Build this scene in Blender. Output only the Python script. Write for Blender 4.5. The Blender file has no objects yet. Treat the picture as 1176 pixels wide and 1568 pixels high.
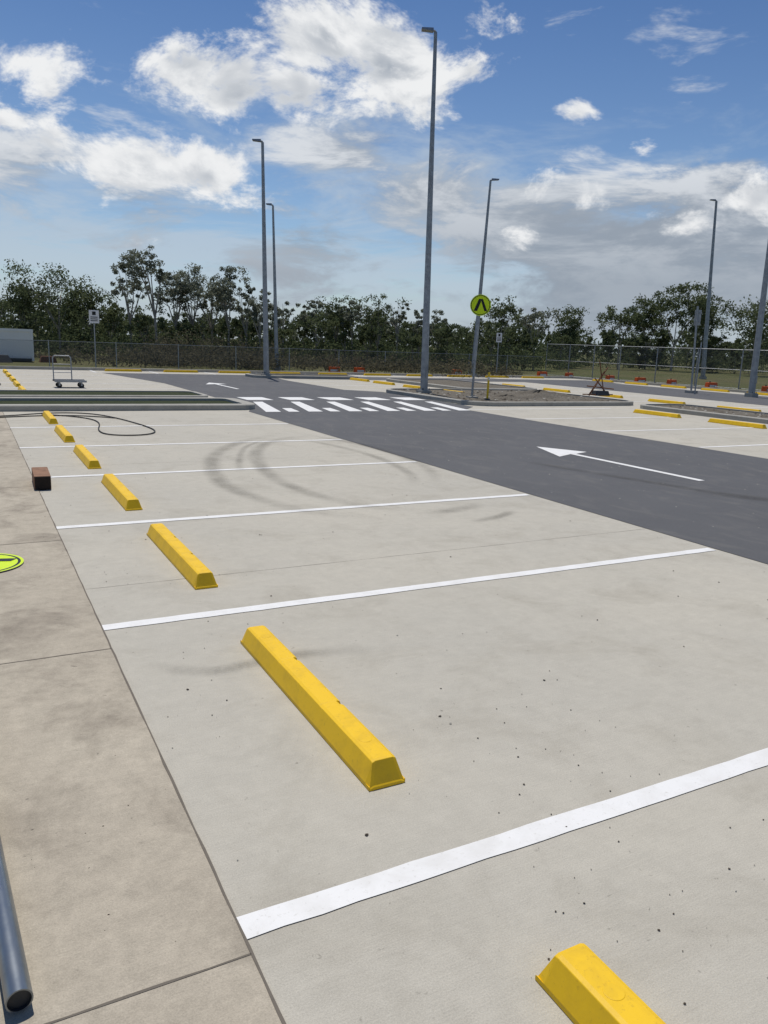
import bpy, math, random
import numpy as np
from mathutils import Vector, Matrix
random.seed(7); rng=np.random.default_rng(11)
scene=bpy.context.scene
# ------------------------------------------------------------ node helpers
class NT:
    def __init__(s,tree):
        s.t=tree; tree.nodes.clear()
    def n(s,ty,**kw):
        nd=s.t.nodes.new(ty)
        for k,v in kw.items():
            if k.startswith('i_'):
                key=k[2:]; key=int(key) if key.isdigit() else key.replace('_',' ')
                s.set(nd.inputs[key],v)
            else: setattr(nd,k,v)
        return nd
    def set(s,sock,v):
        if isinstance(v,bpy.types.NodeSocket): s.t.links.new(v,sock)
        else: sock.default_value=v
    def math(s,op,a,b=0.0,c=None,clamp=False):
        nd=s.t.nodes.new('ShaderNodeMath'); nd.operation=op; nd.use_clamp=clamp
        s.set(nd.inputs[0],a); s.set(nd.inputs[1],b)
        if c is not None: s.set(nd.inputs[2],c)
        return nd.outputs[0]
    def vmath(s,op,a,b=None,out=0):
        nd=s.t.nodes.new('ShaderNodeVectorMath'); nd.operation=op
        s.set(nd.inputs[0],a)
        if b is not None: s.set(nd.inputs[1],b)
        return nd.outputs[out]
    def noise(s,vec,scale,detail=4,rough=.55,dist=0.0):
        nd=s.t.nodes.new('ShaderNodeTexNoise')
        s.set(nd.inputs['Vector'],vec); nd.inputs['Scale'].default_value=scale
        nd.inputs['Detail'].default_value=detail; nd.inputs['Roughness'].default_value=rough
        nd.inputs['Distortion'].default_value=dist
        return nd.outputs[0]
    def rng(s,v,a,b,c=0.0,d=1.0,smooth=False):
        nd=s.t.nodes.new('ShaderNodeMapRange')
        if smooth: nd.interpolation_type='SMOOTHSTEP'
        s.set(nd.inputs[0],v)
        for i,x in enumerate((a,b,c,d)): s.set(nd.inputs[i+1],x)
        return nd.outputs[0]
    def mix(s,f,a,b,mode='MIX'):
        nd=s.t.nodes.new('ShaderNodeMix'); nd.data_type='RGBA'; nd.blend_type=mode
        s.set(nd.inputs[0],f); s.set(nd.inputs[6],a); s.set(nd.inputs[7],b)
        return nd.outputs[2]
def C(r,g,b): return (r,g,b,1.0)
def mat(name):
    m=bpy.data.materials.new(name); m.use_nodes=True
    t=NT(m.node_tree); out=t.n('ShaderNodeOutputMaterial')
    return m,t,out
def pos(t): return t.n('ShaderNodeNewGeometry').outputs['Position']
def bsdf(t,out,col,rough=.8,metal=0.0,bump=None,bstr=.3,bdist=.01,spec=.3):
    b=t.n('ShaderNodeBsdfPrincipled'); t.set(b.inputs['Base Color'],col); t.set(b.inputs['Roughness'],rough)
    t.set(b.inputs['Metallic'],metal); b.inputs['Specular IOR Level'].default_value=spec
    if bump is not None:
        bn=t.n('ShaderNodeBump'); bn.inputs['Strength'].default_value=bstr; bn.inputs['Distance'].default_value=bdist
        t.set(bn.inputs['Height'],bump); t.t.links.new(bn.outputs[0],b.inputs['Normal'])
    t.t.links.new(b.outputs[0],out.inputs[0]); return b
def concrete(name,base,dirt,warm,stain=.5,speck=.5,mott=.0):
    m,t,out=mat(name); p=pos(t)
    n1=t.noise(p,.45,4,.6); n2=t.noise(p,1.7,5,.66,.6); n3=t.noise(p,9,4,.78)
    brush=t.noise(t.vmath('MULTIPLY',p,(3.0,60.0,1.0)),2.0,2,.6)
    fine=t.noise(p,190,1,.8)
    c=t.mix(t.rng(n1,.32,.68),base,warm)
    c=t.mix(t.math('MULTIPLY',t.rng(n2,.50,.72),stain),c,dirt)
    f=t.math('ADD',t.math('MULTIPLY',t.rng(n3,.28,.72),.13+mott),t.math('MULTIPLY',t.rng(brush,.2,.8),.09))
    f=t.math('ADD',f,t.math('MULTIPLY',t.rng(fine,.2,.8),.30))
    f=t.math('ADD',f,.76-mott*.5)
    cc=t.n('ShaderNodeCombineColor'); 
    for i in range(3): t.t.links.new(f,cc.inputs[i])
    c=t.mix(1.0,c,cc.outputs[0],'MULTIPLY')
    sp=t.math('MULTIPLY',t.rng(t.noise(p,26,2,.7,.4),.69,.75),t.rng(n2,.42,.6))
    c=t.mix(t.math('MULTIPLY',sp,speck),c,C(.09,.08,.065))
    bump=t.math('ADD',t.math('MULTIPLY',brush,.6),fine)
    bsdf(t,out,c,.85,bump=bump,bstr=.35,bdist=.004,spec=.25); return m
M={}
M['concrete']=concrete('concrete_slab',C(.405,.383,.325),C(.31,.285,.23),C(.44,.412,.343),.5,.6)
M['path']=concrete('footpath_concrete',C(.34,.30,.235),C(.19,.162,.125),C(.415,.37,.29),.8,.9,.18)
M['kerb']=concrete('kerb_concrete',C(.33,.32,.285),C(.2,.19,.16),C(.37,.355,.31),.5,.3)
def asphalt():
    m,t,out=mat('asphalt'); p=pos(t)
    n=t.noise(p,.5,4,.6); n2=t.noise(t.vmath('MULTIPLY',p,(1.6,.8,1)),2.0,5,.65,.8); f=t.noise(p,120,2,.8)
    c=t.mix(t.rng(n,.3,.7),C(.066,.067,.070),C(.088,.089,.092))
    c=t.mix(t.math('MULTIPLY',t.rng(n2,.50,.66),.6),c,C(.135,.13,.12))
    c=t.mix(t.rng(f,.35,.75),c,C(.10,.10,.102)) ; 
    bsdf(t,out,c,.8,bump=f,bstr=.5,bdist=.006,spec=.35); return m
M['asphalt']=asphalt()
def paint(name,col,dirt,amt=.35,rough=.6,sc=5):
    m,t,out=mat(name); p=pos(t)
    n=t.noise(p,sc,5,.65,.3); n2=t.noise(p,60,3,.7)
    c=t.mix(t.math('MULTIPLY',t.rng(n,.45,.8),amt),col,dirt)
    c=t.mix(t.math('MULTIPLY',t.rng(n2,.60,.72),.5),c,dirt)
    bsdf(t,out,c,rough,bump=n2,bstr=.15,bdist=.003); return m
M['white']=paint('white_line_paint',C(.74,.735,.71),C(.48,.46,.41),.45)
M['yellow']=paint('yellow_stop_paint',C(.80,.50,.010),C(.50,.31,.02),.6,.5,7)
M['yline']=paint('yellow_line_paint',C(.75,.5,.03),C(.45,.33,.05))
M['signyel']=paint('sign_fluoro_yellow',C(.62,.80,.01),C(.45,.6,.02),.15,.4)
M['signblk']=paint('sign_black',C(.012,.012,.012),C(.03,.03,.03),.2,.4)
M['signwht']=paint('sign_white',C(.7,.7,.7),C(.5,.5,.5),.2,.4)
M['orange']=paint('orange_plastic',C(.80,.12,.02),C(.45,.09,.03),.4,.5)
M['timber']=paint('weathered_timber',C(.26,.14,.08),C(.08,.04,.025),.9,.8,9)
M['timberend']=paint('dark_timber',C(.02,.015,.012),C(.05,.03,.02),.5,.9,20)  # near-black tone, only on the near end of the block
M['boxw']=paint('container_white',C(.85,.83,.77),C(.75,.72,.64),.3,.5,.6)
M['rubber']=paint('black_rubber',C(.03,.03,.03),C(.06,.06,.06),.3,.7)
M['joint']=paint('joint_dark',C(.15,.13,.105),C(.09,.08,.065),.5,.9,12)
M['rust']=paint('rusty_steel',C(.16,.07,.035),C(.07,.03,.02),.7,.8,12)
M['stone']=paint('debris_dark',C(.08,.062,.045),C(.035,.03,.022),.5,.9,30)
def steel(name,col,metal=.6,r=.45):
    m,t,out=mat(name); p=pos(t); n=t.noise(p,6,5,.7); 
    c=t.mix(t.rng(n,.3,.7),col,C(col[0]*.68,col[1]*.68,col[2]*.70))
    bsdf(t,out,c,t.rng(n,.2,.8,r-.1,r+.2),metal,spec=.4); return m
M['galv']=steel('galvanised_steel',C(.36,.38,.39))
M['pipe']=steel('pipe_steel',C(.30,.33,.35),.85,.27)
M['dark']=steel('dark_steel',C(.06,.06,.06),.3,.5)
def soil(name,a,b,c3):
    m,t,out=mat(name); p=pos(t); n=t.noise(p,1.2,6,.7,.5); n2=t.noise(p,18,4,.8)
    c=t.mix(t.rng(n,.35,.65),a,b); c=t.mix(t.rng(n2,.4,.7),c,c3)
    bsdf(t,out,c,.95,bump=n2,bstr=.8,bdist=.05,spec=.1); return m
M['soil']=soil('gravel_soil',C(.15,.13,.10),C(.22,.20,.165),C(.09,.08,.065))
M['turf']=soil('turf_mulch',C(.030,.045,.020),C(.045,.06,.026),C(.06,.06,.035))
def ground():
    m,t,out=mat('ground_grass'); p=pos(t)
    n=t.noise(p,.06,5,.65,.4); n2=t.noise(p,.8,5,.7); n3=t.noise(p,8,3,.8)
    c=t.mix(t.rng(n,.35,.62),C(.085,.10,.038),C(.135,.125,.065))
    c=t.mix(t.math('MULTIPLY',t.rng(n2,.45,.7),.6),c,C(.06,.075,.028))
    c=t.mix(t.math('MULTIPLY',t.rng(n3,.4,.8),.5),c,C(.11,.10,.055))
    bsdf(t,out,c,.95,bump=n3,bstr=.8,bdist=.08,spec=.05); return m
M['ground']=ground()
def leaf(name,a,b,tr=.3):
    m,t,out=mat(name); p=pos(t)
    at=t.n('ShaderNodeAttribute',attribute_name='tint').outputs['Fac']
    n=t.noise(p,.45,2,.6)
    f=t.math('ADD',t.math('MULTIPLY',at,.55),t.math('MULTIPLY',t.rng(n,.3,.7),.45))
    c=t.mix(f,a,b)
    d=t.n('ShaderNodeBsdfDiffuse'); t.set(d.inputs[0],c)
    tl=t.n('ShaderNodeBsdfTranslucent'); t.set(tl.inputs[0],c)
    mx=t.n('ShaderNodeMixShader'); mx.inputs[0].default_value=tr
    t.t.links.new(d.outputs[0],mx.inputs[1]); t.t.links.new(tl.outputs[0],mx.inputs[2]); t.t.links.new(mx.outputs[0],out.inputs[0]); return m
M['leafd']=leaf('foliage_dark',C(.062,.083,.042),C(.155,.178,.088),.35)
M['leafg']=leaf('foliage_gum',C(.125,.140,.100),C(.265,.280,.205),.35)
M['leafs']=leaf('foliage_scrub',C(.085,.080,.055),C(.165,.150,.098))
M['bark']=paint('gum_bark',C(.34,.31,.26),C(.16,.14,.11),.8,.9,2)
def tyre():
    m,t,out=mat('tyre_mark'); p=pos(t)
    tc=t.n('ShaderNodeUVMap'); sx=t.n('ShaderNodeSeparateXYZ'); t.t.links.new(tc.outputs[0],sx.inputs[0])
    e=t.math('ABSOLUTE',t.math('SUBTRACT',sx.outputs[0],.5)); e=t.rng(e,.5,.05,0,1,True)
    en=t.math('ABSOLUTE',t.math('SUBTRACT',sx.outputs[1],.5)); en=t.rng(en,.5,.15,0,1,True)
    n=t.rng(t.noise(p,1.5,4,.7),.3,.65,.2,1); n2=t.rng(t.noise(p,50,2,.7),.35,.6,.5,1)
    a=t.math('MULTIPLY',t.math('MULTIPLY',e,en),t.math('MULTIPLY',n,n2)); a=t.math('MULTIPLY',a,.31)
    d=t.n('ShaderNodeBsdfDiffuse'); d.inputs[0].default_value=C(.075,.07,.062)
    tr=t.n('ShaderNodeBsdfTransparent'); mx=t.n('ShaderNodeMixShader')
    t.set(mx.inputs[0],a); t.t.links.new(tr.outputs[0],mx.inputs[1]); t.t.links.new(d.outputs[0],mx.inputs[2]); t.t.links.new(mx.outputs[0],out.inputs[0]); return m
M['tyre']=tyre()
def wiremesh(name,col,pitch,w):
    m,t,out=mat(name); 
    tc=t.n('ShaderNodeUVMap'); sx=t.n('ShaderNodeSeparateXYZ'); t.t.links.new(tc.outputs[0],sx.inputs[0])
    def ln(v):
        f=t.math('FRACT',t.math('DIVIDE',v,pitch)); return t.math('LESS_THAN',f,w)
    a=t.math('MAXIMUM',ln(t.math('ADD',sx.outputs[0],sx.outputs[1])),ln(t.math('ADD',t.math('SUBTRACT',sx.outputs[0],sx.outputs[1]),100)))
    d=t.n('ShaderNodeBsdfDiffuse'); d.inputs[0].default_value=col
    tr=t.n('ShaderNodeBsdfTransparent'); mx=t.n('ShaderNodeMixShader')
    t.set(mx.inputs[0],a); t.t.links.new(tr.outputs[0],mx.inputs[1]); t.t.links.new(d.outputs[0],mx.inputs[2]); t.t.links.new(mx.outputs[0],out.inputs[0]); return m
M['mesh']=wiremesh('chain_link_mesh',C(.15,.15,.14),.05,.11)
# ------------------------------------------------------------ mesh builder
class MB:
    def __init__(s): s.v=[];s.f=[];s.m=[];s.mats=[];s.uv={}
    def mi(s,k):
        if k not in s.mats: s.mats.append(k)
        return s.mats.index(k)
    def poly(s,pts,k,uv=None):
        b=len(s.v); s.v+= [tuple(p) for p in pts]; s.f.append(tuple(range(b,b+len(pts)))); s.m.append(s.mi(k))
        if uv: s.uv[len(s.f)-1]=uv
    def hexa(s,P,k):
        b=len(s.v); s.v+=[tuple(p) for p in P]
        for q in ((3,2,1,0),(4,5,6,7),(0,1,5,4),(1,2,6,5),(2,3,7,6),(3,0,4,7)):
            s.f.append(tuple(b+i for i in q)); s.m.append(s.mi(k))
    def box(s,x0,x1,y0,y1,z0,z1,k,tx=0,ty=0):
        s.hexa([(x0,y0,z0),(x1,y0,z0),(x1,y1,z0),(x0,y1,z0),(x0+tx,y0+ty,z1),(x1-tx,y0+ty,z1),(x1-tx,y1-ty,z1),(x0+tx,y1-ty,z1)],k)
    def cyl(s,p0,p1,r0,r1,k,n=12,cap=True):
        p0=Vector(p0);p1=Vector(p1);d=(p1-p0).normalized()
        a=d.orthogonal().normalized(); c=d.cross(a); b=len(s.v)
        for p,r in((p0,r0),(p1,r1)):
            for i in range(n):
                an=2*math.pi*i/n; s.v.append(tuple(p+(a*math.cos(an)+c*math.sin(an))*r))
        mi=s.mi(k)
        for i in range(n):
            j=(i+1)%n; s.f.append((b+i,b+j,b+n+j,b+n+i)); s.m.append(mi)
        if cap:
            s.f.append(tuple(b+n-1-i for i in range(n))); s.m.append(mi)
            s.f.append(tuple(b+n+i for i in range(n))); s.m.append(mi)
    def tube(s,pts,r,k,n=8):
        for i in range(len(pts)-1): s.cyl(pts[i],pts[i+1],r,r,k,n)
    def build(s,name,bevel=0,smooth=False,seg=2):
        me=bpy.data.meshes.new(name); me.from_pydata(s.v,[],s.f)
        for k in s.mats: me.materials.append(M[k])
        me.polygons.foreach_set('material_index',s.m)
        if s.uv:
            l=me.uv_layers.new(name='UVMap')
            for fi,uv in s.uv.items():
                for li,q in zip(me.polygons[fi].loop_indices,uv): l.data[li].uv=q
        me.update(); o=bpy.data.objects.new(name,me); scene.collection.objects.link(o)
        if bevel:
            b=o.modifiers.new('bevel','BEVEL'); b.width=bevel; b.segments=seg; b.limit_method='ANGLE'
        if smooth:
            me.polygons.foreach_set('use_smooth',[True]*len(me.polygons))
            e=o.modifiers.new('es','EDGE_SPLIT'); e.split_angle=math.radians(40)
        return o
def sheet(name,x0,x1,y0,y1,z,k):
    b=MB(); b.poly([(x0,y0,z),(x1,y0,z),(x1,y1,z),(x0,y1,z)],k); return b.build(name)
# ------------------------------------------------------------ ground
g=MB(); g.poly([(-1500,-1500,-.04),(1500,-1500,-.04),(1500,1500,-.04),(-1500,1500,-.04)],'ground'); g.build('ground')
sheet('concrete_pavement',-14,34,-14,38.6,0,'concrete')
sheet('footpath',-14,.60,-14,18.2,.004,'path')
r=MB()
r.poly([(5.87,-14,.004),(12.15,-14,.004),(12.15,18.0,.004),(13.0,18.9,.004),(13.2,25,.004),(12.15,26,.004),(12.15,31.5,.004),(12.6,36.2,.004),(5.2,36.2,.004),(6.3,29,.004),(6.3,19,.004),(5.87,17.9,.004)],'asphalt')
r.poly([(12.6,33.2,.004),(33,33.2,.004),(33,36.2,.004),(12.6,36.2,.004)],'asphalt')
r.poly([(26.0,-14,.004),(32.2,-14,.004),(32.2,33.2,.004),(26.0,33.2,.004)],'asphalt')
r.build('asphalt_road')
# ------------------------------------------------------------ markings
L0=1.91; S=2.655
mk=MB()
def q(x0,x1,y0,y1,z=.0035,k='white'):
    n=max(1,int((x1-x0)/.12)); m_=max(1,int((y1-y0)/.5)) if n==1 else 1
    if n>=m_:
        ys0=[y0+random.uniform(-.003,.003) for _ in range(n+1)]; ys1=[y1+random.uniform(-.003,.003) for _ in range(n+1)]
        for i in range(n):
            a=x0+(x1-x0)*i/n;b=x0+(x1-x0)*(i+1)/n; mk.poly([(a,ys0[i],z),(b,ys0[i+1],z),(b,ys1[i+1],z),(a,ys1[i],z)],k)
    else: mk.poly([(x0,y0,z),(x1,y0,z),(x1,y1,z),(x0,y1,z)],k)
for k in range(-4,6):
    y=L0+S*k; q(.6,5.83,y-.048,y+.048)
for k in range(9,14): 
    y=L0+S*k; q(.6,6.0,y-.048,y+.048)
for k in range(-4,7):
    y=L0+S*k+.25; q(12.2,17.6,y-.048,y+.048); q(21.2,26,y-.05,y+.05)
for k in range(7,12):
    y=L0+S*k+.25; q(21.2,26,y-.05,y+.05)
for k in range(9,12):
    y=L0+S*k+.25; q(12.2,17.0,y-.05,y+.05)
for k in range(0,11):
    x=5+S*k; q(x-.05,x+.05,36.3,38.4)
def arrow(x,y):
    z=.0075; q(x-.06,x+.06,y-3.6,y-.95,z)
    mk.poly([(x-.46,y-1.15,z),(x-.055,y-.955,z),(x+.055,y-.955,z),(x+.44,y-.8,z),(x-.02,y,z)],'white')
arrow(8.93,10.9); arrow(8.15,29.6)
for i in range(6):
    x=6.95+1.28*i; z=.0075
    if i<5: mk.poly([(x,21.3,z),(x+.78,21.3,z),(x+.78,22.35,z),(x,22.35,z)],'white')
    xb=6.25+1.10*i
    if i<6: mk.poly([(xb,17.75,z),(xb+.38,17.75,z),(xb+.93,20.7,z),(xb+.66,20.7,z)],'white')
    if i<5: mk.poly([(xb+.58,17.75,z),(xb+.86,17.75,z),(xb+1.0,18.7,z),(xb+.76,18.7,z)],'white')
mk.build('road_markings')
j=MB()
def jl(x0,y0,x1,y1,w,z=.0055):
    N=max(2,int(math.hypot(x1-x0,y1-y0)/.12)); d=Vector((x1-x0,y1-y0)).normalized(); n=Vector((-d.y,d.x))
    W=[w*random.uniform(.3,.75) for _ in range(N+1)]; O=[random.uniform(-.0015,.0015) for _ in range(N+1)]
    for i in range(N):
        a=Vector((x0,y0))+(Vector((x1-x0,y1-y0)))*i/N; b=Vector((x0,y0))+(Vector((x1-x0,y1-y0)))*(i+1)/N
        a0=a+n*(O[i]-W[i]/2);a1=a+n*(O[i]+W[i]/2);b0=b+n*(O[i+1]-W[i+1]/2);b1=b+n*(O[i+1]+W[i+1]/2)
        j.poly([(a0.x,a0.y,z),(b0.x,b0.y,z),(b1.x,b1.y,z),(a1.x,a1.y,z)],'joint')
for y in (-3.3,-.75,1.80,4.22,6.75,9.3,11.8,14.3,16.8): jl(-14,y,.598,y,.014)
for y in (.02,5.35,10.65,15.95): jl(.61,y,5.86,y+.03,.006,.0015)
jl(.6,-6,.6,18.2,.015)
for y in (.02,5.35,10.65,15.95): jl(12.2,y,18.5,y,.006,.0015)
j.build('pavement_joints')
ty=MB()
def ribbon(ctrl,w,z=.011,n=26):
    P=[Vector(c) for c in ctrl]; pts=[]
    for i in range(n+1):
        u=i/n*(len(P)-1); k=min(int(u),len(P)-2); f=u-k
        p0=P[max(k-1,0)];p1=P[k];p2=P[k+1];p3=P[min(k+2,len(P)-1)]
        pts.append(.5*((2*p1)+(p2-p0)*f+(2*p0-5*p1+4*p2-p3)*f*f+(3*p1-p0-3*p2+p3)*f**3))
    for i in range(n):
        def nn(a):
            d=(pts[min(a+1,n)]-pts[max(a-1,0)]).normalized(); return Vector((-d.y,d.x))*w/2
        a=pts[i];b=pts[i+1];na=nn(i);nb=nn(i+1)
        ty.poly([(a.x-na.x,a.y-na.y,z),(a.x+na.x,a.y+na.y,z),(b.x+nb.x,b.y+nb.y,z),(b.x-nb.x,b.y-nb.y,z)],'tyre',
          [(0,i/n),(1,i/n),(1,(i+1)/n),(0,(i+1)/n)])
ribbon([(5.2,13.6),(4.3,12.9),(3.4,11.7),(2.85,10.3),(2.6,8.7),(2.95,7.2),(3.7,6.6)],.34,.0060,34)
ribbon([(5.6,13.3),(4.8,12.8),(4.1,11.9),(3.6,10.6),(3.3,8.8),(3.6,7.3),(4.4,6.7)],.32,.0065,34)
ribbon([(4.6,12.9),(3.85,11.9),(3.3,10.5),(3.05,9.6)],.16,.007)
ribbon([(5.3,13.6),(5.75,12.4),(5.9,11.0),(5.7,9.4),(5.0,7.9)],.26,.0082)
ribbon([(4.9,13.2),(5.3,12.0),(5.45,10.6),(5.2,9.0),(4.7,8.0)],.24,.0088)
ribbon([(4.1,6.7),(4.5,6.75),(5.0,6.95)],.3,.0092)
ribbon([(4.3,6.2),(4.7,6.3),(5.1,6.5)],.18,.0096)
ribbon([(8.0,6.8),(8.6,6.0),(9.2,4.8)],.5,.010)
ribbon([(7.5,9.5),(7.9,8.0),(8.6,5.5)],.3,.0105)
ribbon([(.72,3.95),(1.0,3.72),(1.5,3.75),(2.1,3.62)],.16,.0108)
ty.build('tyre_marks')
# ------------------------------------------------------------ wheel stops
def stop_mesh():
    b=MB(); L=.825; W=.08; H=.105; tw=.050
    def sec(y,w,t,h,nr=0.0): return [(-w,y,0),(w,y,0),(w,y,.018),(t+.002-nr,y,h-.006-nr),(t-.012-nr,y,h),(-t+.012,y,h),(-t-.002,y,h-.006),(-w,y,.018)]
    rows=[sec(-L,W,W-.006,.012),sec(-L+.005,W,W-.008,.018),sec(-L+.038,W,tw,H-.002),sec(-L+.05,W,tw,H)]
    for yy in (-.27,.27):
        rows+= [sec(yy-.022,W,tw,H),sec(yy-.014,W,tw,H-.0015,.006),sec(yy+.014,W,tw,H-.0015,.006),sec(yy+.018,W,tw,H)]
    rows+=[sec(L-.05,W,tw,H),sec(L-.038,W,tw,H-.002),sec(L-.005,W,W-.008,.018),sec(L,W,W-.006,.012)]
    for r_ in rows: b.v+=r_
    n=8
    mi=b.mi('yellow')
    for i in range(len(rows)-1):
        for k in range(n):
            a=i*n+k;c=i*n+(k+1)%n
            b.f.append((a,c,c+n,a+n)); b.m.append(mi)
    b.f.append(tuple(range(n-1,-1,-1)));b.m.append(mi); e=(len(rows)-1)*n
    b.f.append(tuple(range(e,e+n)));b.m.append(mi)
    for yy in (-.62,.62):
        b.cyl((0,yy,H-.01),(0,yy,H+.0012),.030,.029,'yellow',20)
    return b
sm=stop_mesh(); base=sm.build('wheel_stop',bevel=.004); smesh=base.data
first=True
def stop(x,y,rot=0,z=0.0):
    global first
    if first: o=base; first=False
    else:
        o=bpy.data.objects.new('wheel_stop',smesh); scene.collection.objects.link(o)
        m=o.modifiers.new('bevel','BEVEL'); m.width=.004; m.segments=2; m.limit_method='ANGLE'
    o.location=(x,y,z); o.rotation_euler=(0,0,rot)
for k in list(range(-3,6))+[8,9,10,11,12]:
    stop(1.36+random.uniform(-.012,.012),L0+S*(k+.5)+random.uniform(-.03,.03),random.uniform(-.008,.008))
for k in range(-3,6): stop(17.3,L0+S*(k+.5)-.55,random.uniform(-.01,.01))
for y in (24.6,27.3,30.0,32.4): stop(15.9,y,.06)
for y in (14.2,17.0,20,23,26,29): stop(22.1,y)
for k in range(10): stop(6.4+S*k,37.9,math.pi/2)
for k in range(9): stop(33.2,35-S*k,0)
# ------------------------------------------------------------ kerbed islands
def rrect(x0,x1,y0,y1,r,n=6):
    pts=[]
    for cx,cy,a0 in((x1-r,y1-r,0),(x0+r,y1-r,90),(x0+r,y0+r,180),(x1-r,y0+r,270)):
        for i in range(n+1):
            a=math.radians(a0+90*i/n); pts.append((cx+r*math.cos(a),cy+r*math.sin(a)))
    return pts
def island(name,x0,x1,y0,y1,r,fill,w=.15,h=.13,fh=.09):
    b=MB(); o=rrect(x0,x1,y0,y1,r); o2=rrect(x0+.02,x1-.02,y0+.02,y1-.02,r-.02); i_=rrect(x0+w,x1-w,y0+w,y1-w,max(r-w,.05)); n=len(o)
    for k in range(n):
        a,c=o[k],o[(k+1)%n]; a2,c2=o2[k],o2[(k+1)%n]; e,f=i_[k],i_[(k+1)%n]
        b.poly([(*a,-.03),(*c,-.03),(*c,h-.02),(*a,h-.02)],'kerb'); b.poly([(*a,h-.02),(*c,h-.02),(*c2,h),(*a2,h)],'kerb')
        b.poly([(*a2,h),(*c2,h),(*f,h),(*e,h)],'kerb'); b.poly([(*e,h),(*f,h),(*f,0),(*e,0)],'kerb')
    b.poly([(*p,fh) for p in i_],fill); return b.build(name)
island('kerb_island',-14,6.3,18.3,20.6,.5,'turf',.32,.13,.07)
island('kerb_island',-14,6.0,21.6,23.6,.4,'turf',.16,.10,.07)
island('kerb_island',13.1,20.0,19.0,25.2,.9,'soil')
island('kerb_island',18.7,21.0,-13,18.3,.6,'soil')
island('kerb_island',11.3,16.6,33.6,35.4,.5,'soil')
island('kerb_island',17.2,21.0,25.6,32.6,.5,'soil')
kb=MB()
kb.box(-14,34.0,38.4,38.55,-.03,.13,'kerb'); kb.box(33.85,34.0,-14,38.4,-.03,.128,'kerb'); kb.build('perimeter_kerb',bevel=.015)
def heap(name,cx,cy,rx,ry,h,k,seed):
    rs=np.random.default_rng(seed); b=MB(); N=26; R=9
    ph=rs.uniform(0,6,6)
    for i in range(R+1):
        t_=i/R
        for a in range(N):
            an=2*math.pi*a/N
            w=1+.16*math.sin(2*an+ph[0])+.1*math.sin(5*an+ph[1])
            z=h*(math.cos(t_*math.pi)*.5+.5)*(1+.25*math.sin(3*an+ph[2]+t_*5))+rs.uniform(-.02,.02)*(1-t_)
            b.v.append((cx+rx*w*t_*math.cos(an),cy+ry*w*t_*math.sin(an),.07+max(z,-.0)))
    mi=b.mi(k)
    for i in range(R):
        for a in range(N):
            c=(a+1)%N; b.f.append((i*N+a,i*N+c,(i+1)*N+c,(i+1)*N+a)) ; b.m.append(mi)
    return b.build(name,smooth=False)
heap('soil_heap',17.6,21.6,1.9,1.1,.22,'soil',3)
heap('soil_heap',15.6,20.8,1.2,.8,.12,'soil',4)
# ------------------------------------------------------------ debris
d=MB()
def pebble(x,y,s,k,z0=.004):
    n=random.randint(4,6); a0=random.random()*6; h=s*random.uniform(.25,.7)
    ring=[(x+s*random.uniform(.6,1.1)*math.cos(a0+i*6.283/n),y+s*random.uniform(.5,1.1)*math.sin(a0+i*6.283/n),z0) for i in range(n)]
    top=(x+random.uniform(-.3,.3)*s,y+random.uniform(-.3,.3)*s,z0+h)
    for i in range(n): d.poly([ring[i],ring[(i+1)%n],top],k)
cl=[(.45,2.7,.12),(.3,3.2,.25),(.9,3.3,.25),(1.9,1.6,.35),(2.2,3.0,.5),(.1,2.6,.2),(1.0,4.2,.4),(1.6,5.7,.5),(2.1,2.4,.3),(1.7,2.1,.25),(2.4,1.3,.4),(3.0,3.6,.7),(.35,1.95,.08),(1.0,6.0,.5),(1.6,1.5,.3),(1.9,1.2,.3)]
for cx,cy,s in cl:
    for i in range(random.randint(8,16)):
        pebble(random.gauss(cx,s*.8),random.gauss(cy,s*.8),random.choice((.0015,.002,.002,.003,.004,.005,.006)),'stone',.003)
for i in range(380):
    x=random.uniform(-1.5,5.8); y=random.uniform(.8,16)
    pebble(x,y,random.choice((.002,.003,.004,.005,.007,.009)),random.choice(('stone','stone','kerb')),.003)
for i in range(160): pebble(random.uniform(5.9,12),random.uniform(5,17),random.uniform(.006,.014),'kerb',.004)
for i in range(240): pebble(random.uniform(13.4,19.7),random.uniform(19.3,24.9),random.uniform(.02,.08),random.choice(('kerb','stone','soil')),.10)
for i in range(260): pebble(random.uniform(18.9,20.8),random.uniform(5,18),random.uniform(.02,.07),random.choice(('kerb','stone','soil')),.09)
d.build('gravel_debris')
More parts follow.
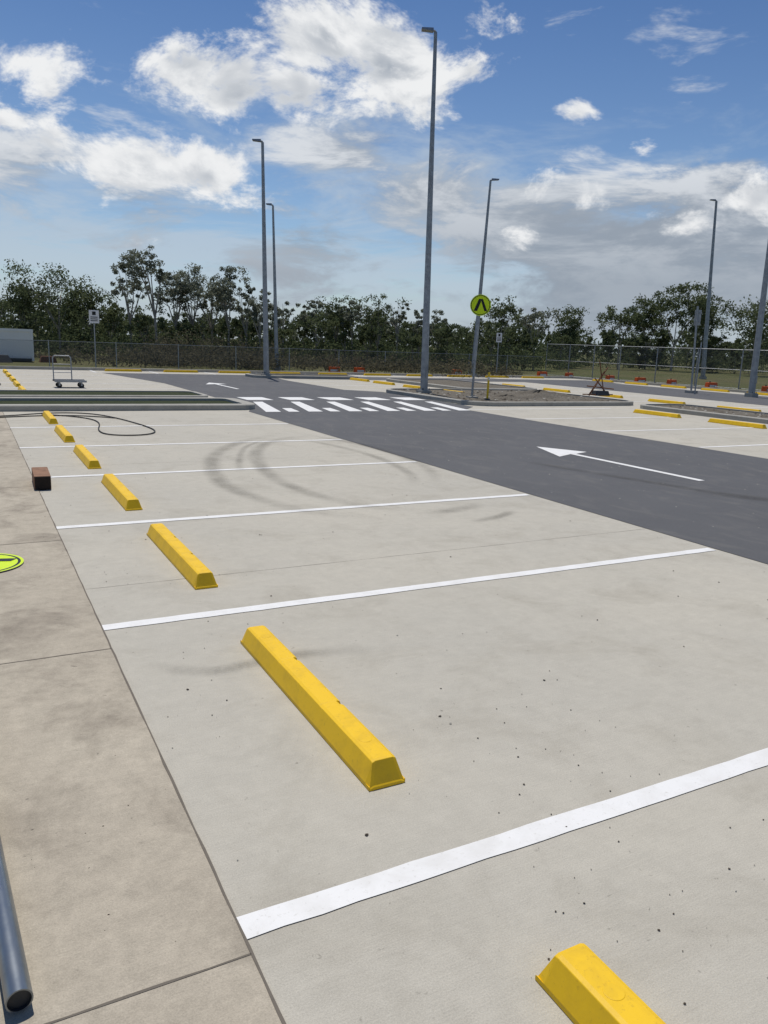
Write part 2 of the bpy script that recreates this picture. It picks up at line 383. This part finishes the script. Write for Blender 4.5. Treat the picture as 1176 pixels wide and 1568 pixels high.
# ------------------------------------------------------------ street lights
def lamp(b,t,r0,r1,headdir=(-1,0,0),arm=.30):
    m=MB(); b=Vector((*b,0.0)); t=Vector(t); hd=Vector(headdir).normalized()
    m.cyl(b+Vector((0,0,.0)),t,r0,r1,'galv',16)
    m.box(b.x-.2,b.x+.2,b.y-.2,b.y+.2,-.02,.16,'kerb'); m.box(b.x-.17,b.x+.17,b.y-.17,b.y+.17,.16,.185,'galv')
    for sx in(-1,1):
        for sy in(-1,1): m.cyl((b.x+sx*.13,b.y+sy*.13,.18),(b.x+sx*.13,b.y+sy*.13,.25),.015,.015,'dark',6)
    m.box(b.x-.05,b.x+.05,b.y-r0-.006,b.y-r0+.03,.6,.95,'galv')
    e=t+hd*.07+Vector((0,0,.05)); m.tube([t-Vector((0,0,.1)),t+Vector((0,0,.03)),e],.035,'galv')
    s=Vector((-hd.y,hd.x,0)); f=e+hd*arm
    m.hexa([e-s*.09-Vector((0,0,.04)),f-s*.13-Vector((0,0,.0)),f+s*.13-Vector((0,0,.0)),e+s*.09-Vector((0,0,.04)),
            e-s*.06+Vector((0,0,.07)),f-s*.11+Vector((0,0,.05)),f+s*.11+Vector((0,0,.05)),e+s*.06+Vector((0,0,.07))],'galv')
    return m.build('street_lamp',smooth=True)
hd=(-.9,.45,0)
lamp((12.06,34.23),(11.86,34.31,9.96),.13,.06,hd,.36)
lamp((15.96,43.49),(15.69,43.59,9.0),.12,.055,hd)
lamp((14.07,23.53),(13.92,23.62,11.46),.135,.055,hd,.38)
lamp((26.58,38.9),(26.86,38.7,10.94),.14,.06,(.9,-.4,0),.4)
lamp((49.76,41.77),(49.40,42.19,12.84),.17,.08,hd,.4)
lamp((30.71,23.06),(30.63,23.17,11.4),.15,.07,hd)
# ------------------------------------------------------------ signs
def disc(m,c,R,u,v,nrm,sc=1):
    c=Vector(c);u=Vector(u).normalized();v=Vector(v).normalized();nrm=Vector(nrm).normalized()
    N=40
    def P(x,y,o): return c+u*x+v*y+nrm*o
    ring=[(math.cos(2*math.pi*i/N),math.sin(2*math.pi*i/N)) for i in range(N)]
    m.poly([P(x*R,y*R,0) for x,y in ring][::-1],'galv'); 
    for i in range(N):
        a=ring[i];b=ring[(i+1)%N]; m.poly([P(a[0]*R,a[1]*R,0),P(b[0]*R,b[1]*R,0),P(b[0]*R,b[1]*R,.004),P(a[0]*R,a[1]*R,.004)],'galv')
        for r0,r1,k in((1.0,.93,'signyel'),(.93,.86,'signblk')):
            m.poly([P(a[0]*R*r1,a[1]*R*r1,.004),P(a[0]*R*r0,a[1]*R*r0,.004),P(b[0]*R*r0,b[1]*R*r0,.004),P(b[0]*R*r1,b[1]*R*r1,.004)],k)
    m.poly([P(x*R*.86,y*R*.86,.004) for x,y in ring],'signyel')
    for pts in ([(-.02,.58),(.20,.58),(.62,-.42),(.66,-.56),(.40,-.56),(.10,.22)],[(-.18,.58),(.0,.58),(.02,.30),(-.30,-.56),(-.62,-.56),(-.58,-.42)]):
        m.poly([P(x*R,y*R,.0065) for x,y in pts][::-1],'signblk')
m=MB(); m.cyl((14.54,21.26,.0),(14.62,21.2,3.2),.038,.038,'galv',12); m.box(14.4,14.7,21.12,21.4,.0,.13,'kerb')
fd=Vector((-.5,-.86,0)).normalized(); ud=Vector((.86,-.5,0))
disc(m,Vector((14.62,21.2,3.02))+fd*.045,.33,ud,(0,0,1),fd)
m.cyl(Vector((14.62,21.2,2.92))+ud*-.1,Vector((14.62,21.2,2.92))+ud*.1,.045,.045,'galv',8)
m.build('pedestrian_crossing_sign')
m=MB(); disc(m,(-.005,6.19,.012),.285,(.6,.8,0),(-.8,.6,0),(0,0,1)); m.cyl((-.005,6.19,.0055),(-.005,6.19,.011),.05,.05,'galv',8); m.build('pedestrian_crossing_sign')
def psign(x,y,zt,w=.45,h=.6):
    m=MB(); m.cyl((x,y,-.03),(x,y,zt),.03,.03,'galv',10)
    m.box(x-w/2,x+w/2,y-.045,y-.035,zt-h,zt,'signwht')
    m.box(x-w*.18,x+w*.18,y-.0475,y-.0451,zt-h*.38,zt-h*.10,'signblk')
    for r_ in (.5,.64,.78): m.box(x-w*.36,x+w*.36,y-.0475,y-.0451,zt-h*(r_+.07),zt-h*r_,'signblk')
    m.cyl((x-.08,y-.03,zt-.15),(x+.08,y-.03,zt-.15),.012,.012,'galv',6)
    m.build('parking_sign')
psign(5.49,40.03,2.75); psign(28.3,38.9,2.6,.4,.55)
m=MB(); m.cyl((29.59,25.4,0),(29.48,25.5,3.9),.045,.045,'galv',10); m.cyl((28.9,24.6,0),(28.95,24.6,2.3),.03,.03,'galv',8)
c0=Vector((29.5,25.44,3.4)); vv=Vector((.76,-.65,0)); ff=Vector((.65,.76,0))
rg=[c0+ff*.05+vv*a*.14+Vector((0,0,1))*b*.34 for a,b in((-1,-1),(1,-1),(1,1),(-1,1))]
m.poly(rg,'galv'); m.poly([p+ff*.005 for p in rg][::-1],'signwht')
for zz in(3.2,3.6): m.cyl(c0+vv*-.12+Vector((0,0,zz-3.4))+ff*.035,c0+vv*.12+Vector((0,0,zz-3.4))+ff*.035,.02,.02,'galv',6)
m.box(29.4,29.8,25.2,25.6,0,.12,'kerb'); m.build('road_sign')
m=MB()
m.cyl((15.0,21.9,.05),(15.02,21.9,1.25),.03,.03,'dark',10); m.cyl((15.0,21.9,1.25),(15.02,21.9,1.32),.045,.02,'dark',10); m.cyl((15,21.9,.05),(15,21.9,.12),.09,.07,'dark',10); m.build('guide_post')
m=MB()
m.cyl((14.55,20.4,.05),(14.56,20.4,.95),.035,.035,'yline',10);m.cyl((14.56,20.4,.7),(14.56,20.4,.8),.037,.037,'signwht',10); m.cyl((14.55,20.4,.09),(14.55,20.4,.13),.1,.08,'dark',12); m.build('guide_post')
m=MB(); X0,Y0=21.0,22.2
for a,b_ in [((-.55,0,.1),(.35,.1,1.15)),((.1,-.1,.1),(-.1,.1,1.4)),((.5,.1,.1),(-.35,0,.75)),((-.6,.1,.45),(.6,-.05,.35)),((-.3,.3,.1),(.15,.05,1.0)),((-.62,0,.14),(.62,0,.14)),((-.5,.4,.12),(.55,.35,.12)),((-.2,-.2,.9),(.35,.1,.85))]:
    m.cyl((X0+a[0],Y0+a[1],a[2]),(X0+b_[0],Y0+b_[1],b_[2]),.022,.022,'rust',6)
m.box(X0-.25,X0+.35,Y0-.15,Y0+.25,.1,.28,'dark',.05,.05); m.build('rusty_metal_frame')
# ------------------------------------------------------------ fences
def fence(name,pts,h,step,frame=False,post='galv',r=.022):
    m=MB(); dist=0
    for i in range(len(pts)-1):
        a=Vector((*pts[i],0)); b=Vector((*pts[i+1],0)); L=(b-a).length; n=max(1,round(L/step)); dv=(b-a)/n; u=dv.normalized(); w=dv.length
        for k in range(n):
            p=a+dv*k; e=p+dv
            z0=.08
            p1=p+u*.03; e1=e-u*.03
            m.poly([(p1.x,p1.y,z0),(e1.x,e1.y,z0),(e1.x,e1.y,h),(p1.x,p1.y,h)],'mesh',[(dist,0),(dist+w,0),(dist+w,h),(dist,h)])
            dist+=w
            m.cyl((p.x,p.y,-.04),(p.x,p.y,h+.04),r,r,post,6)
            if frame:
                m.cyl((e1.x,e1.y,z0),(e1.x,e1.y,h),r*.8,r*.8,post,6)
                for z in (z0,h*.5,h): m.cyl((p1.x,p1.y,z),(e1.x,e1.y,z),r*.8,r*.8,post,6)
            else:
                m.cyl((p.x,p.y,h),(e.x,e.y,h),r*.5,r*.5,post,5)
    return m.build(name)
fence('chain_link_fence',[(-30,41.2),(3.5,40.8),(34.5,42.2)],1.25,3.0,False,'galv',.024)
fence('temporary_fence',[(34.6,42.0),(35.4,36),(36.2,28),(37.2,10),(37.5,-8)],2.1,2.4,True)
def block(x,y,rot=0):
    m=MB(); m.box(-.3,.3,-.12,.12,-.04,.16,'orange',.03,.02); m.box(-.2,.2,-.125,-.119,.03,.09,'signwht'); m.cyl((-.1,0,.15),(-.1,0,.2),.03,.03,'dark',8)
    o=m.build('fence_block',bevel=.01); o.location=(x,y,0); o.rotation_euler[2]=rot; o.scale=(1.15,1.15,1.9)
for x,y in ((18.6,41.2),(20.1,41.0),(33.2,40.6),(34.6,39.6),(35.2,36.5),(35.4,34.2),(35.6,32.0),(36.0,29.6),(36.4,26.5),(36.7,23.5),(27.0,41.3)): block(x,y,random.uniform(-.5,.5))
# ------------------------------------------------------------ site container
m=MB(); x0,x1,y0,y1=-3.2,3.35,48.4,50.8
m.box(x0,x1,y0,y1,.08,1.72,'boxw')
for i in range(24):
    x=x0+.12+i*(x1-x0-.24)/23; m.box(x-.05,x+.05,y0-.03,y0+.01,.2,1.6,'boxw',.015,0)
m.box(x0-.03,x1+.03,y0-.05,y0+.02,1.62,1.76,'boxw'); m.box(x0-.03,x1+.03,y0-.05,y0+.02,.02,.16,'dark')
for x in(x0,x1-.08): m.box(x-.02,x+.1,y0-.06,y0+.03,.02,1.76,'boxw')
m.box(x0+.5,x0+3.2,y0-.045,y0-.031,.4,1.4,'boxw'); m.box(.9,2.2,y0-1.6,y0-.5,-.04,.35,'dark',.2,.2)
m.box(x1+.3,x1+1.2,y0-.2,y0+.7,-.04,.3,'rust',.1,.1)
m.build('storage_container')
# ------------------------------------------------------------ trolley
m=MB(); x0,x1,y0,y1=2.35,3.25,25.9,26.5
m.box(x0,x1,y0,y1,.19,.23,'dark'); m.box(x0-.015,x1+.015,y0-.015,y0,.18,.24,'galv'); m.box(x0-.015,x1+.015,y1,y1+.015,.18,.24,'galv')
for x in(x0+.13,x1-.13):
    for y in(y0+.08,y1-.08):
        m.cyl((x,y-.02,.075),(x,y+.02,.075),.075,.075,'rubber',14); m.box(x-.025,x+.025,y-.035,y-.025,.07,.19,'galv'); m.box(x-.025,x+.025,y+.025,y+.035,.07,.19,'galv')
hx0,hx1=x0+.02,x0+.55
m.tube([(hx0,y1,.2),(hx0,y1+.06,.9),(hx0+.05,y1+.065,.96),(hx1-.05,y1+.065,.96),(hx1,y1+.06,.9),(hx1,y1,.2)],.017,'galv')
for z in(.45,.7): m.cyl((hx0,y1+.03,z),(hx1,y1+.03,z),.012,.012,'galv',8)
m.build('platform_trolley')
# ------------------------------------------------------------ timber block, pipe, hose
m=MB(); m.box(-.085,.085,-.32,.32,.006,.155,'timber'); m.box(-.08,.08,-.334,-.321,.01,.15,'timberend'); 
o=m.build('timber_block',bevel=.008); o.location=(.655,9.39,0); o.rotation_euler[2]=-.03
m=MB(); a=Vector((.010,1.86,.045)); b_=Vector((-.125,3.9,.045)); dd=(b_-a).normalized(); R1,R2=.033,.029
m.cyl(a,b_,R1,R1,'pipe',32,cap=False)
s1=dd.orthogonal().normalized(); s2=dd.cross(s1)
for e,sg in((a,1),(b_,-1)):
    f=lambda an,r_,o=0: e+dd*o*sg+(s1*math.cos(an)+s2*math.sin(an))*r_
    for i in range(32):
        a1=2*math.pi*i/32;a2=2*math.pi*(i+1)/32
        m.poly([f(a1,R1),f(a2,R1),f(a2,R2),f(a1,R2)],'pipe'); m.poly([f(a1,R2),f(a2,R2),f(a2,R2,.012),f(a1,R2,.012)],'dark')
    m.poly([f(2*math.pi*i/32,R2,.012) for i in range(32)],'dark')
m.build('galvanised_pipe',smooth=True)
cu=bpy.data.curves.new('rubber_hose','CURVE'); cu.dimensions='3D'; cu.bevel_depth=.011; cu.bevel_resolution=2
for P in ([(-6,17.2),(-2,16.6),(.5,16.96),(1.2,17.75),(2.0,17.85),(2.5,17.3),(2.85,15.6),(3.0,14.3),(2.75,13.72),(2.35,13.62),(1.95,13.85),(2.0,14.8),(2.25,15.8),(2.1,16.9),(1.3,17.5)],
          [(-3,24.6),(-.5,25),(.6,25.6),(1.1,27.6),(.6,30),(-.6,32)],[(-5,15.6),(-1,16.2),(.9,17.2),(1.9,17.4),(2.6,16.6)]):
    sp=cu.splines.new('NURBS'); sp.points.add(len(P)-1); sp.order_u=4; sp.use_endpoint_u=True
    for i,(x,y) in enumerate(P): sp.points[i].co=(x,y,.015,1)
o=bpy.data.objects.new('rubber_hose',cu); scene.collection.objects.link(o); cu.materials.append(M['rubber'])
# ------------------------------------------------------------ trees
class Foliage:
    def __init__(s): s.V=[];s.T=[]
    def clump(s,c,rad,n,size,tint,flat=.8):
        p=rng.normal(size=(n,3)); p/=np.linalg.norm(p,axis=1)[:,None]; p*=(rng.random((n,1))**.6)*np.array([rad,rad,rad*flat])*1.15; p+=np.array(c)
        a=rng.normal(size=(n,3)); a/=np.linalg.norm(a,axis=1)[:,None]; b=np.cross(a,rng.normal(size=(n,3))); b/=np.linalg.norm(b,axis=1)[:,None]
        sz=size*rng.uniform(.5,1.2,(n,1)); a=a*sz; b=b*sz*.5
        q=np.stack([p-a,p-b*.9,p+a,p+b],axis=1); s.V.append(q.reshape(-1,3))
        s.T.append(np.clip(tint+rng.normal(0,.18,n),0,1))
    def obj(s,name,matk,extra=None):
        V=np.concatenate(s.V); T=np.concatenate(s.T); nf=len(T)
        ev=np.array(extra.v) if extra and extra.v else np.zeros((0,3)); ef=extra.f if extra else []
        faces=np.arange(nf*4).reshape(-1,4)
        me=bpy.data.meshes.new(name)
        starts=list(range(0,nf*4,4)); tot=nf*4
        el=[]
        for f in ef:
            starts.append(tot+len(el)); el+=[i+nf*4 for i in f]
        allv=np.concatenate([V,ev]); al=np.concatenate([faces.ravel(),np.array(el,dtype=int)])
        me.vertices.add(len(allv)); me.vertices.foreach_set('co',allv.ravel().astype(np.float32))
        me.loops.add(len(al)); me.loops.foreach_set('vertex_index',al.astype(np.int32))
        me.polygons.add(len(starts)); me.polygons.foreach_set('loop_start',np.array(starts,dtype=np.int32))
        me.materials.append(M[matk]); me.materials.append(M['bark'])
        me.polygons.foreach_set('material_index',np.array([0]*nf+[1]*len(ef),dtype=np.int32))
        at=me.attributes.new('tint','FLOAT','FACE'); at.data.foreach_set('value',np.concatenate([T,np.zeros(len(ef))]).astype(np.float32))
        me.update(); me.validate(); o=bpy.data.objects.new(name,me); scene.collection.objects.link(o); return o
def tree(F,B,x,y,H,spread,ncl,dens,leaf,airy,low=.35,tk=1.0):
    lean=random.uniform(-.08,.08); base=Vector((x,y,-.1)); tr=(H*.014+.02)*tk
    fork=base+Vector((lean*H*.3,0,H*random.uniform(.28,.42)))
    B.cyl(base,fork,tr,tr*.7,'bark',7,False)
    tips=[]
    for i in range(random.randint(3,5)):
        an=random.uniform(0,6.28); sp=spread*random.uniform(.35,.95)
        mid=fork+Vector((math.cos(an)*sp*.45,math.sin(an)*sp*.45,(H-fork.z)*random.uniform(.3,.5)))
        tip=Vector((x+lean*H+math.cos(an)*sp,y+math.sin(an)*sp,H*random.uniform(.68,.93)))
        B.cyl(fork,mid,tr*.55,tr*.38,'bark',5,False); B.cyl(mid,tip,tr*.38,tr*.12,'bark',5,False); tips+= [mid.lerp(tip,.4),tip]
        t2=mid+Vector((random.uniform(-1,1)*spread*.6,random.uniform(-1,1)*spread*.6,(H-mid.z)*random.uniform(.2,.7))); B.cyl(mid,t2,tr*.25,tr*.1,'bark',4,False); tips.append(t2)
    tips.append(Vector((x+lean*H,y,H*.95))); B.cyl(fork,tips[-1],tr*.5,tr*.1,'bark',5,False)
    for i in range(ncl):
        t_=random.choice(tips) if random.random()<(.95 if airy else .5) else Vector((x+random.gauss(0,spread*.5),y+random.gauss(0,spread*.5),H*random.uniform(low,.9)))
        j_=.20*spread
        c=(t_.x+random.gauss(0,j_),t_.y+random.gauss(0,j_),min(t_.z+random.gauss(0,j_),H*.97))
        rad=spread*random.uniform(.14,.30)*(.70 if airy else 1.15)
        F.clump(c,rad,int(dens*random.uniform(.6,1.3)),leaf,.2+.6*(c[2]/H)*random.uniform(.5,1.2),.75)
prof=[(-60,.05),(-25,.05),(-5,.05),(2.2,.040),(4,.040),(5.5,.046),(8.6,.038),(10,.031),(12,.029),(14.6,.030),(16.8,.031),(18.5,.031),(20.4,.030),(21.5,.030),(23.6,.037),(27.1,.040),(30.2,.026),(32.5,.031),(35.2,.035),(37.6,.033),(41.2,.034),(43,.025),(46.3,.028),(47.9,.030),(50.5,.031),(51.6,.024),(53.4,.036),(60,.045),(90,.045)]
pa=[p[0] for p in prof]; pt=[p[1] for p in prof]
F=Foliage(); B=MB()
az=-26.0
while az<78:
    for row,(D0,ds) in enumerate(((60,4),(70,7),(88,10))):
        a=az+random.uniform(-.8,.8)
        D=D0+random.uniform(-ds,ds)
        if a>36: D+=38*min(1,(a-36)/8)
        H=np.interp(a,pa,pt)*D*random.uniform(.55,1.14)*( .86 if row==0 else 1)+1.7
        ra=math.radians(a)
        near= -3<a<58
        tree(F,B,D*math.sin(ra),D*math.cos(ra),H,H*random.uniform(.24,.38),(30 if near else 12),(52 if near else 22),.118*D/65,False,.08,.7)
    az+=1.5
for i in range(1100):
    a=random.uniform(-26,76); D=random.uniform(54,68)+(38*min(1,max(0,(a-37)/8)) if a>37 else 0)
    ra=math.radians(a); hh=random.uniform(.4,2.6)
    F.clump((D*math.sin(ra),D*math.cos(ra),hh*.6),random.uniform(.7,1.4),54,.12,random.uniform(.0,.55),hh*.5)
for i in range(260):
    a=random.uniform(-26,76); D=random.uniform(95,112)+(34 if a>40 else 0); ra=math.radians(a)
    F.clump((D*math.sin(ra),D*math.cos(ra),1.8),2.6,60,.4,.1,.8)
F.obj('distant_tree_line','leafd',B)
F=Foliage()
for i in range(900):
    k=random.random()
    a=random.uniform(11,20) if k<.35 else random.uniform(-20,37); D=random.uniform(44.5,56); ra=math.radians(a); hh=random.uniform(.3,1.4)*(2.0 if k<.35 and D>50 else 1)
    if -6<a<5.5 and D<53: continue
    F.clump((D*math.sin(ra),D*math.cos(ra),hh*.45),random.uniform(.5,1.1),40,.10,random.uniform(.0,.8),hh*.5)
F.obj('scrub_bushes','leafs',None)
for a,D,t_,sp,nc,airy in [(11.9,56,.104,1.8,28,1),(10.2,58,.082,1.4,20,1),(14.4,60,.084,2.3,36,1),(16.7,58,.084,1.9,32,1),(15.6,61,.072,1.7,22,1),(17.9,58,.066,1.3,14,1),(18.9,56,.060,1.2,12,1),(19.6,62,.058,1.2,12,1),(20.6,58,.048,1.1,10,1),(13.2,60,.072,1.6,18,1),(5.6,60,.070,2.4,38,0),(7.6,62,.054,1.8,26,0),(3.2,60,.050,2.0,26,0),(27.4,60,.060,1.8,28,0),(24.3,62,.056,1.7,24,0),(23.0,60,.050,1.2,14,1),(36.1,62,.062,1.6,22,0),(38.6,70,.050,1.8,18,1),(41.0,84,.050,2.4,24,0),(44.4,88,.054,2.2,24,0),(47.9,92,.080,4.3,56,1),(46.2,95,.060,2.6,24,1),(49.6,96,.062,2.6,26,0),(52.9,86,.060,3.2,36,0),(30.3,60,.044,1.1,14,1),(31.8,62,.044,1.2,14,1),(28.8,58,.056,1.0,12,1),(25.6,60,.052,1.3,14,1)]:
    F=Foliage(); B=MB(); ra=math.radians(a); H=t_*D+1.7
    tree(F,B,D*math.sin(ra),D*math.cos(ra),H,sp,nc*2,62,.105*D/60,airy,.35,.9)
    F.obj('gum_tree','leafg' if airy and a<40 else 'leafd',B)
# ------------------------------------------------------------ camera
cam=bpy.data.cameras.new('camera'); co=bpy.data.objects.new('camera',cam); scene.collection.objects.link(co); scene.camera=co
f=1186.0
Yv=Vector((-643,282,-f)).normalized(); Xv=Vector((2262,171,-f)); Xv=(Xv-Yv*Xv.dot(Yv)).normalized(); Zv=Xv.cross(Yv)
Mx=Matrix((Xv,Yv,Zv)).to_4x4(); Mx.translation=Vector((0,0,1.7)); co.matrix_world=Mx
cam.sensor_fit='VERTICAL'; cam.sensor_height=36; cam.sensor_width=27; cam.lens=36*f/1568; cam.clip_start=.05; cam.clip_end=5000
# ------------------------------------------------------------ light
el=math.radians(70); saz=math.radians(8)
sd=Vector((math.sin(saz)*math.cos(el),math.cos(saz)*math.cos(el),math.sin(el)))
sl=bpy.data.lights.new('sun','SUN'); sl.energy=3.75; sl.angle=math.radians(.5); sl.color=(1,.95,.88)
so=bpy.data.objects.new('sun',sl); scene.collection.objects.link(so); so.rotation_euler=sd.to_track_quat('Z','Y').to_euler(); so.location=(0,0,50)
w=bpy.data.worlds.new('World'); scene.world=w; w.use_nodes=True
t=NT(w.node_tree); out=t.n('ShaderNodeOutputWorld'); bg=t.n('ShaderNodeBackground'); t.t.links.new(bg.outputs[0],out.inputs[0]); bg.inputs[1].default_value=.1
sk=t.n('ShaderNodeTexSky'); sk.sky_type='NISHITA'; sk.sun_disc=False; sk.sun_elevation=el; sk.sun_rotation=saz; sk.air_density=1.0; sk.dust_density=.4; sk.ozone_density=2.5
tc=t.n('ShaderNodeTexCoord').outputs['Generated']
dirn=t.vmath('NORMALIZE',tc)
sx=t.n('ShaderNodeSeparateXYZ'); t.t.links.new(dirn,sx.inputs[0]); dz=sx.outputs[2]
def blobmax(bl,zs):
    mx=None; dS=t.vmath('MULTIPLY',dirn,(1,1,zs))
    for c,rd,am in bl:
        v=Vector(c).normalized(); v.z*=zs
        l=t.vmath('DISTANCE',dS,tuple(v),out=1)
        b=t.rng(l,0,rd*1.35,am,0.0)
        mx=b if mx is None else t.math('MAXIMUM',mx,b)
    return mx
cum=[((110,1414,404),.09,.95),((30,1414,425),.08,1.0),((520,1210,455),.085,1.15),((605,1153,415),.10,1.2),((480,1205,360),.08,1.1),((321,1300,385),.070,.85),((400,1260,365),.07,.95),
      ((240,1301,252),.085,1.0),((350,1247,240),.075,1.05),((140,1366,262),.08,.75),((855,1006,358),.038,.95),((937,948,298),.035,.55),
      ((733,1102,482),.055,.72),((87,1409,313),.028,.75),((700,1080,410),.06,.9),((977,898,192),.055,.74),((1080,840,232),.07,.65),((850,965,222),.06,.55),((765,1000,165),.04,.66)]
bank=[((942,918,160),.19,1.25),((1076,852,200),.18,1.2),((811,994,175),.17,1.15),((1150,780,150),.22,1.2),((646,1088,225),.16,.8),((540,1160,285),.13,.75),((250,1330,205),.15,.6),((100,1366,250),.14,.66),((900,900,100),.26,1.1),((480,1180,150),.17,.7)]
nv=t.vmath('MULTIPLY',dirn,(1,1,1.7))
n1=t.noise(nv,8.0,6,.66,.25)
n1b=t.noise(t.vmath('ADD',nv,(.004,.008,.034)),8.0,3,.62,.25)
nbk=t.noise(t.vmath('MULTIPLY',dirn,(1,1,3.2)),6.5,6,.64,.3)
mA=blobmax(cum,1.8); mB=blobmax(bank,2.2)
dA=t.math('ADD',mA,t.math('MULTIPLY',t.math('SUBTRACT',n1,.5),2.7))
aA=t.rng(dA,.40,.82,0,1,True)
dB=t.math('ADD',mB,t.math('MULTIPLY',t.math('SUBTRACT',nbk,.5),2.4))
aB=t.rng(dB,.28,.80,0,.96,True)
pv=t.n('ShaderNodeCombineXYZ'); zz=t.math('ADD',dz,.10)
t.set(pv.inputs[0],t.math('DIVIDE',sx.outputs[0],zz)); t.set(pv.inputs[1],t.math('DIVIDE',sx.outputs[1],zz)); pv.inputs[2].default_value=3.3
wn=t.noise(pv.outputs[0],.9,6,.66,.6)
wamt=t.rng(dz,.34,.08,-.12,.17)
wisp=t.rng(t.math('ADD',wn,wamt),.46,.70,0,.70,True)
selfsh=t.rng(t.math('SUBTRACT',n1b,n1),-.10,.14,0,1,True)
shA=t.math('MULTIPLY',selfsh,t.rng(dA,.55,1.2,.25,1))
colA=t.mix(shA,C(8.6,8.7,8.8),C(3.5,3.95,4.6))
colB=t.mix(t.rng(nbk,.42,.64,1,.0,True),C(6.9,7.2,7.6),C(3.1,3.55,4.2))
colB=t.mix(t.rng(dz,.20,.08,0,.8),colB,C(2.75,3.25,3.9))
tint=t.mix(t.rng(dz,.08,.38,0,1),C(.84,.90,.97),C(.46,.60,.78))
skyc=t.mix(1.0,sk.outputs[0],tint,'MULTIPLY')
c1=t.mix(wisp,skyc,C(4.8,5.6,6.5))
c2=t.mix(aB,c1,colB)
c3=t.mix(aA,c2,colA)
c3=t.mix(t.rng(dz,.07,.0,0,.5),c3,C(3.9,4.5,5.2))
t.t.links.new(c3,bg.inputs[0])
try:
    w.cycles.sampling_method='MANUAL'; w.cycles.sample_map_resolution=256
except Exception: pass
scene.view_settings.view_transform='Standard'; scene.view_settings.look='None'; scene.view_settings.exposure=0
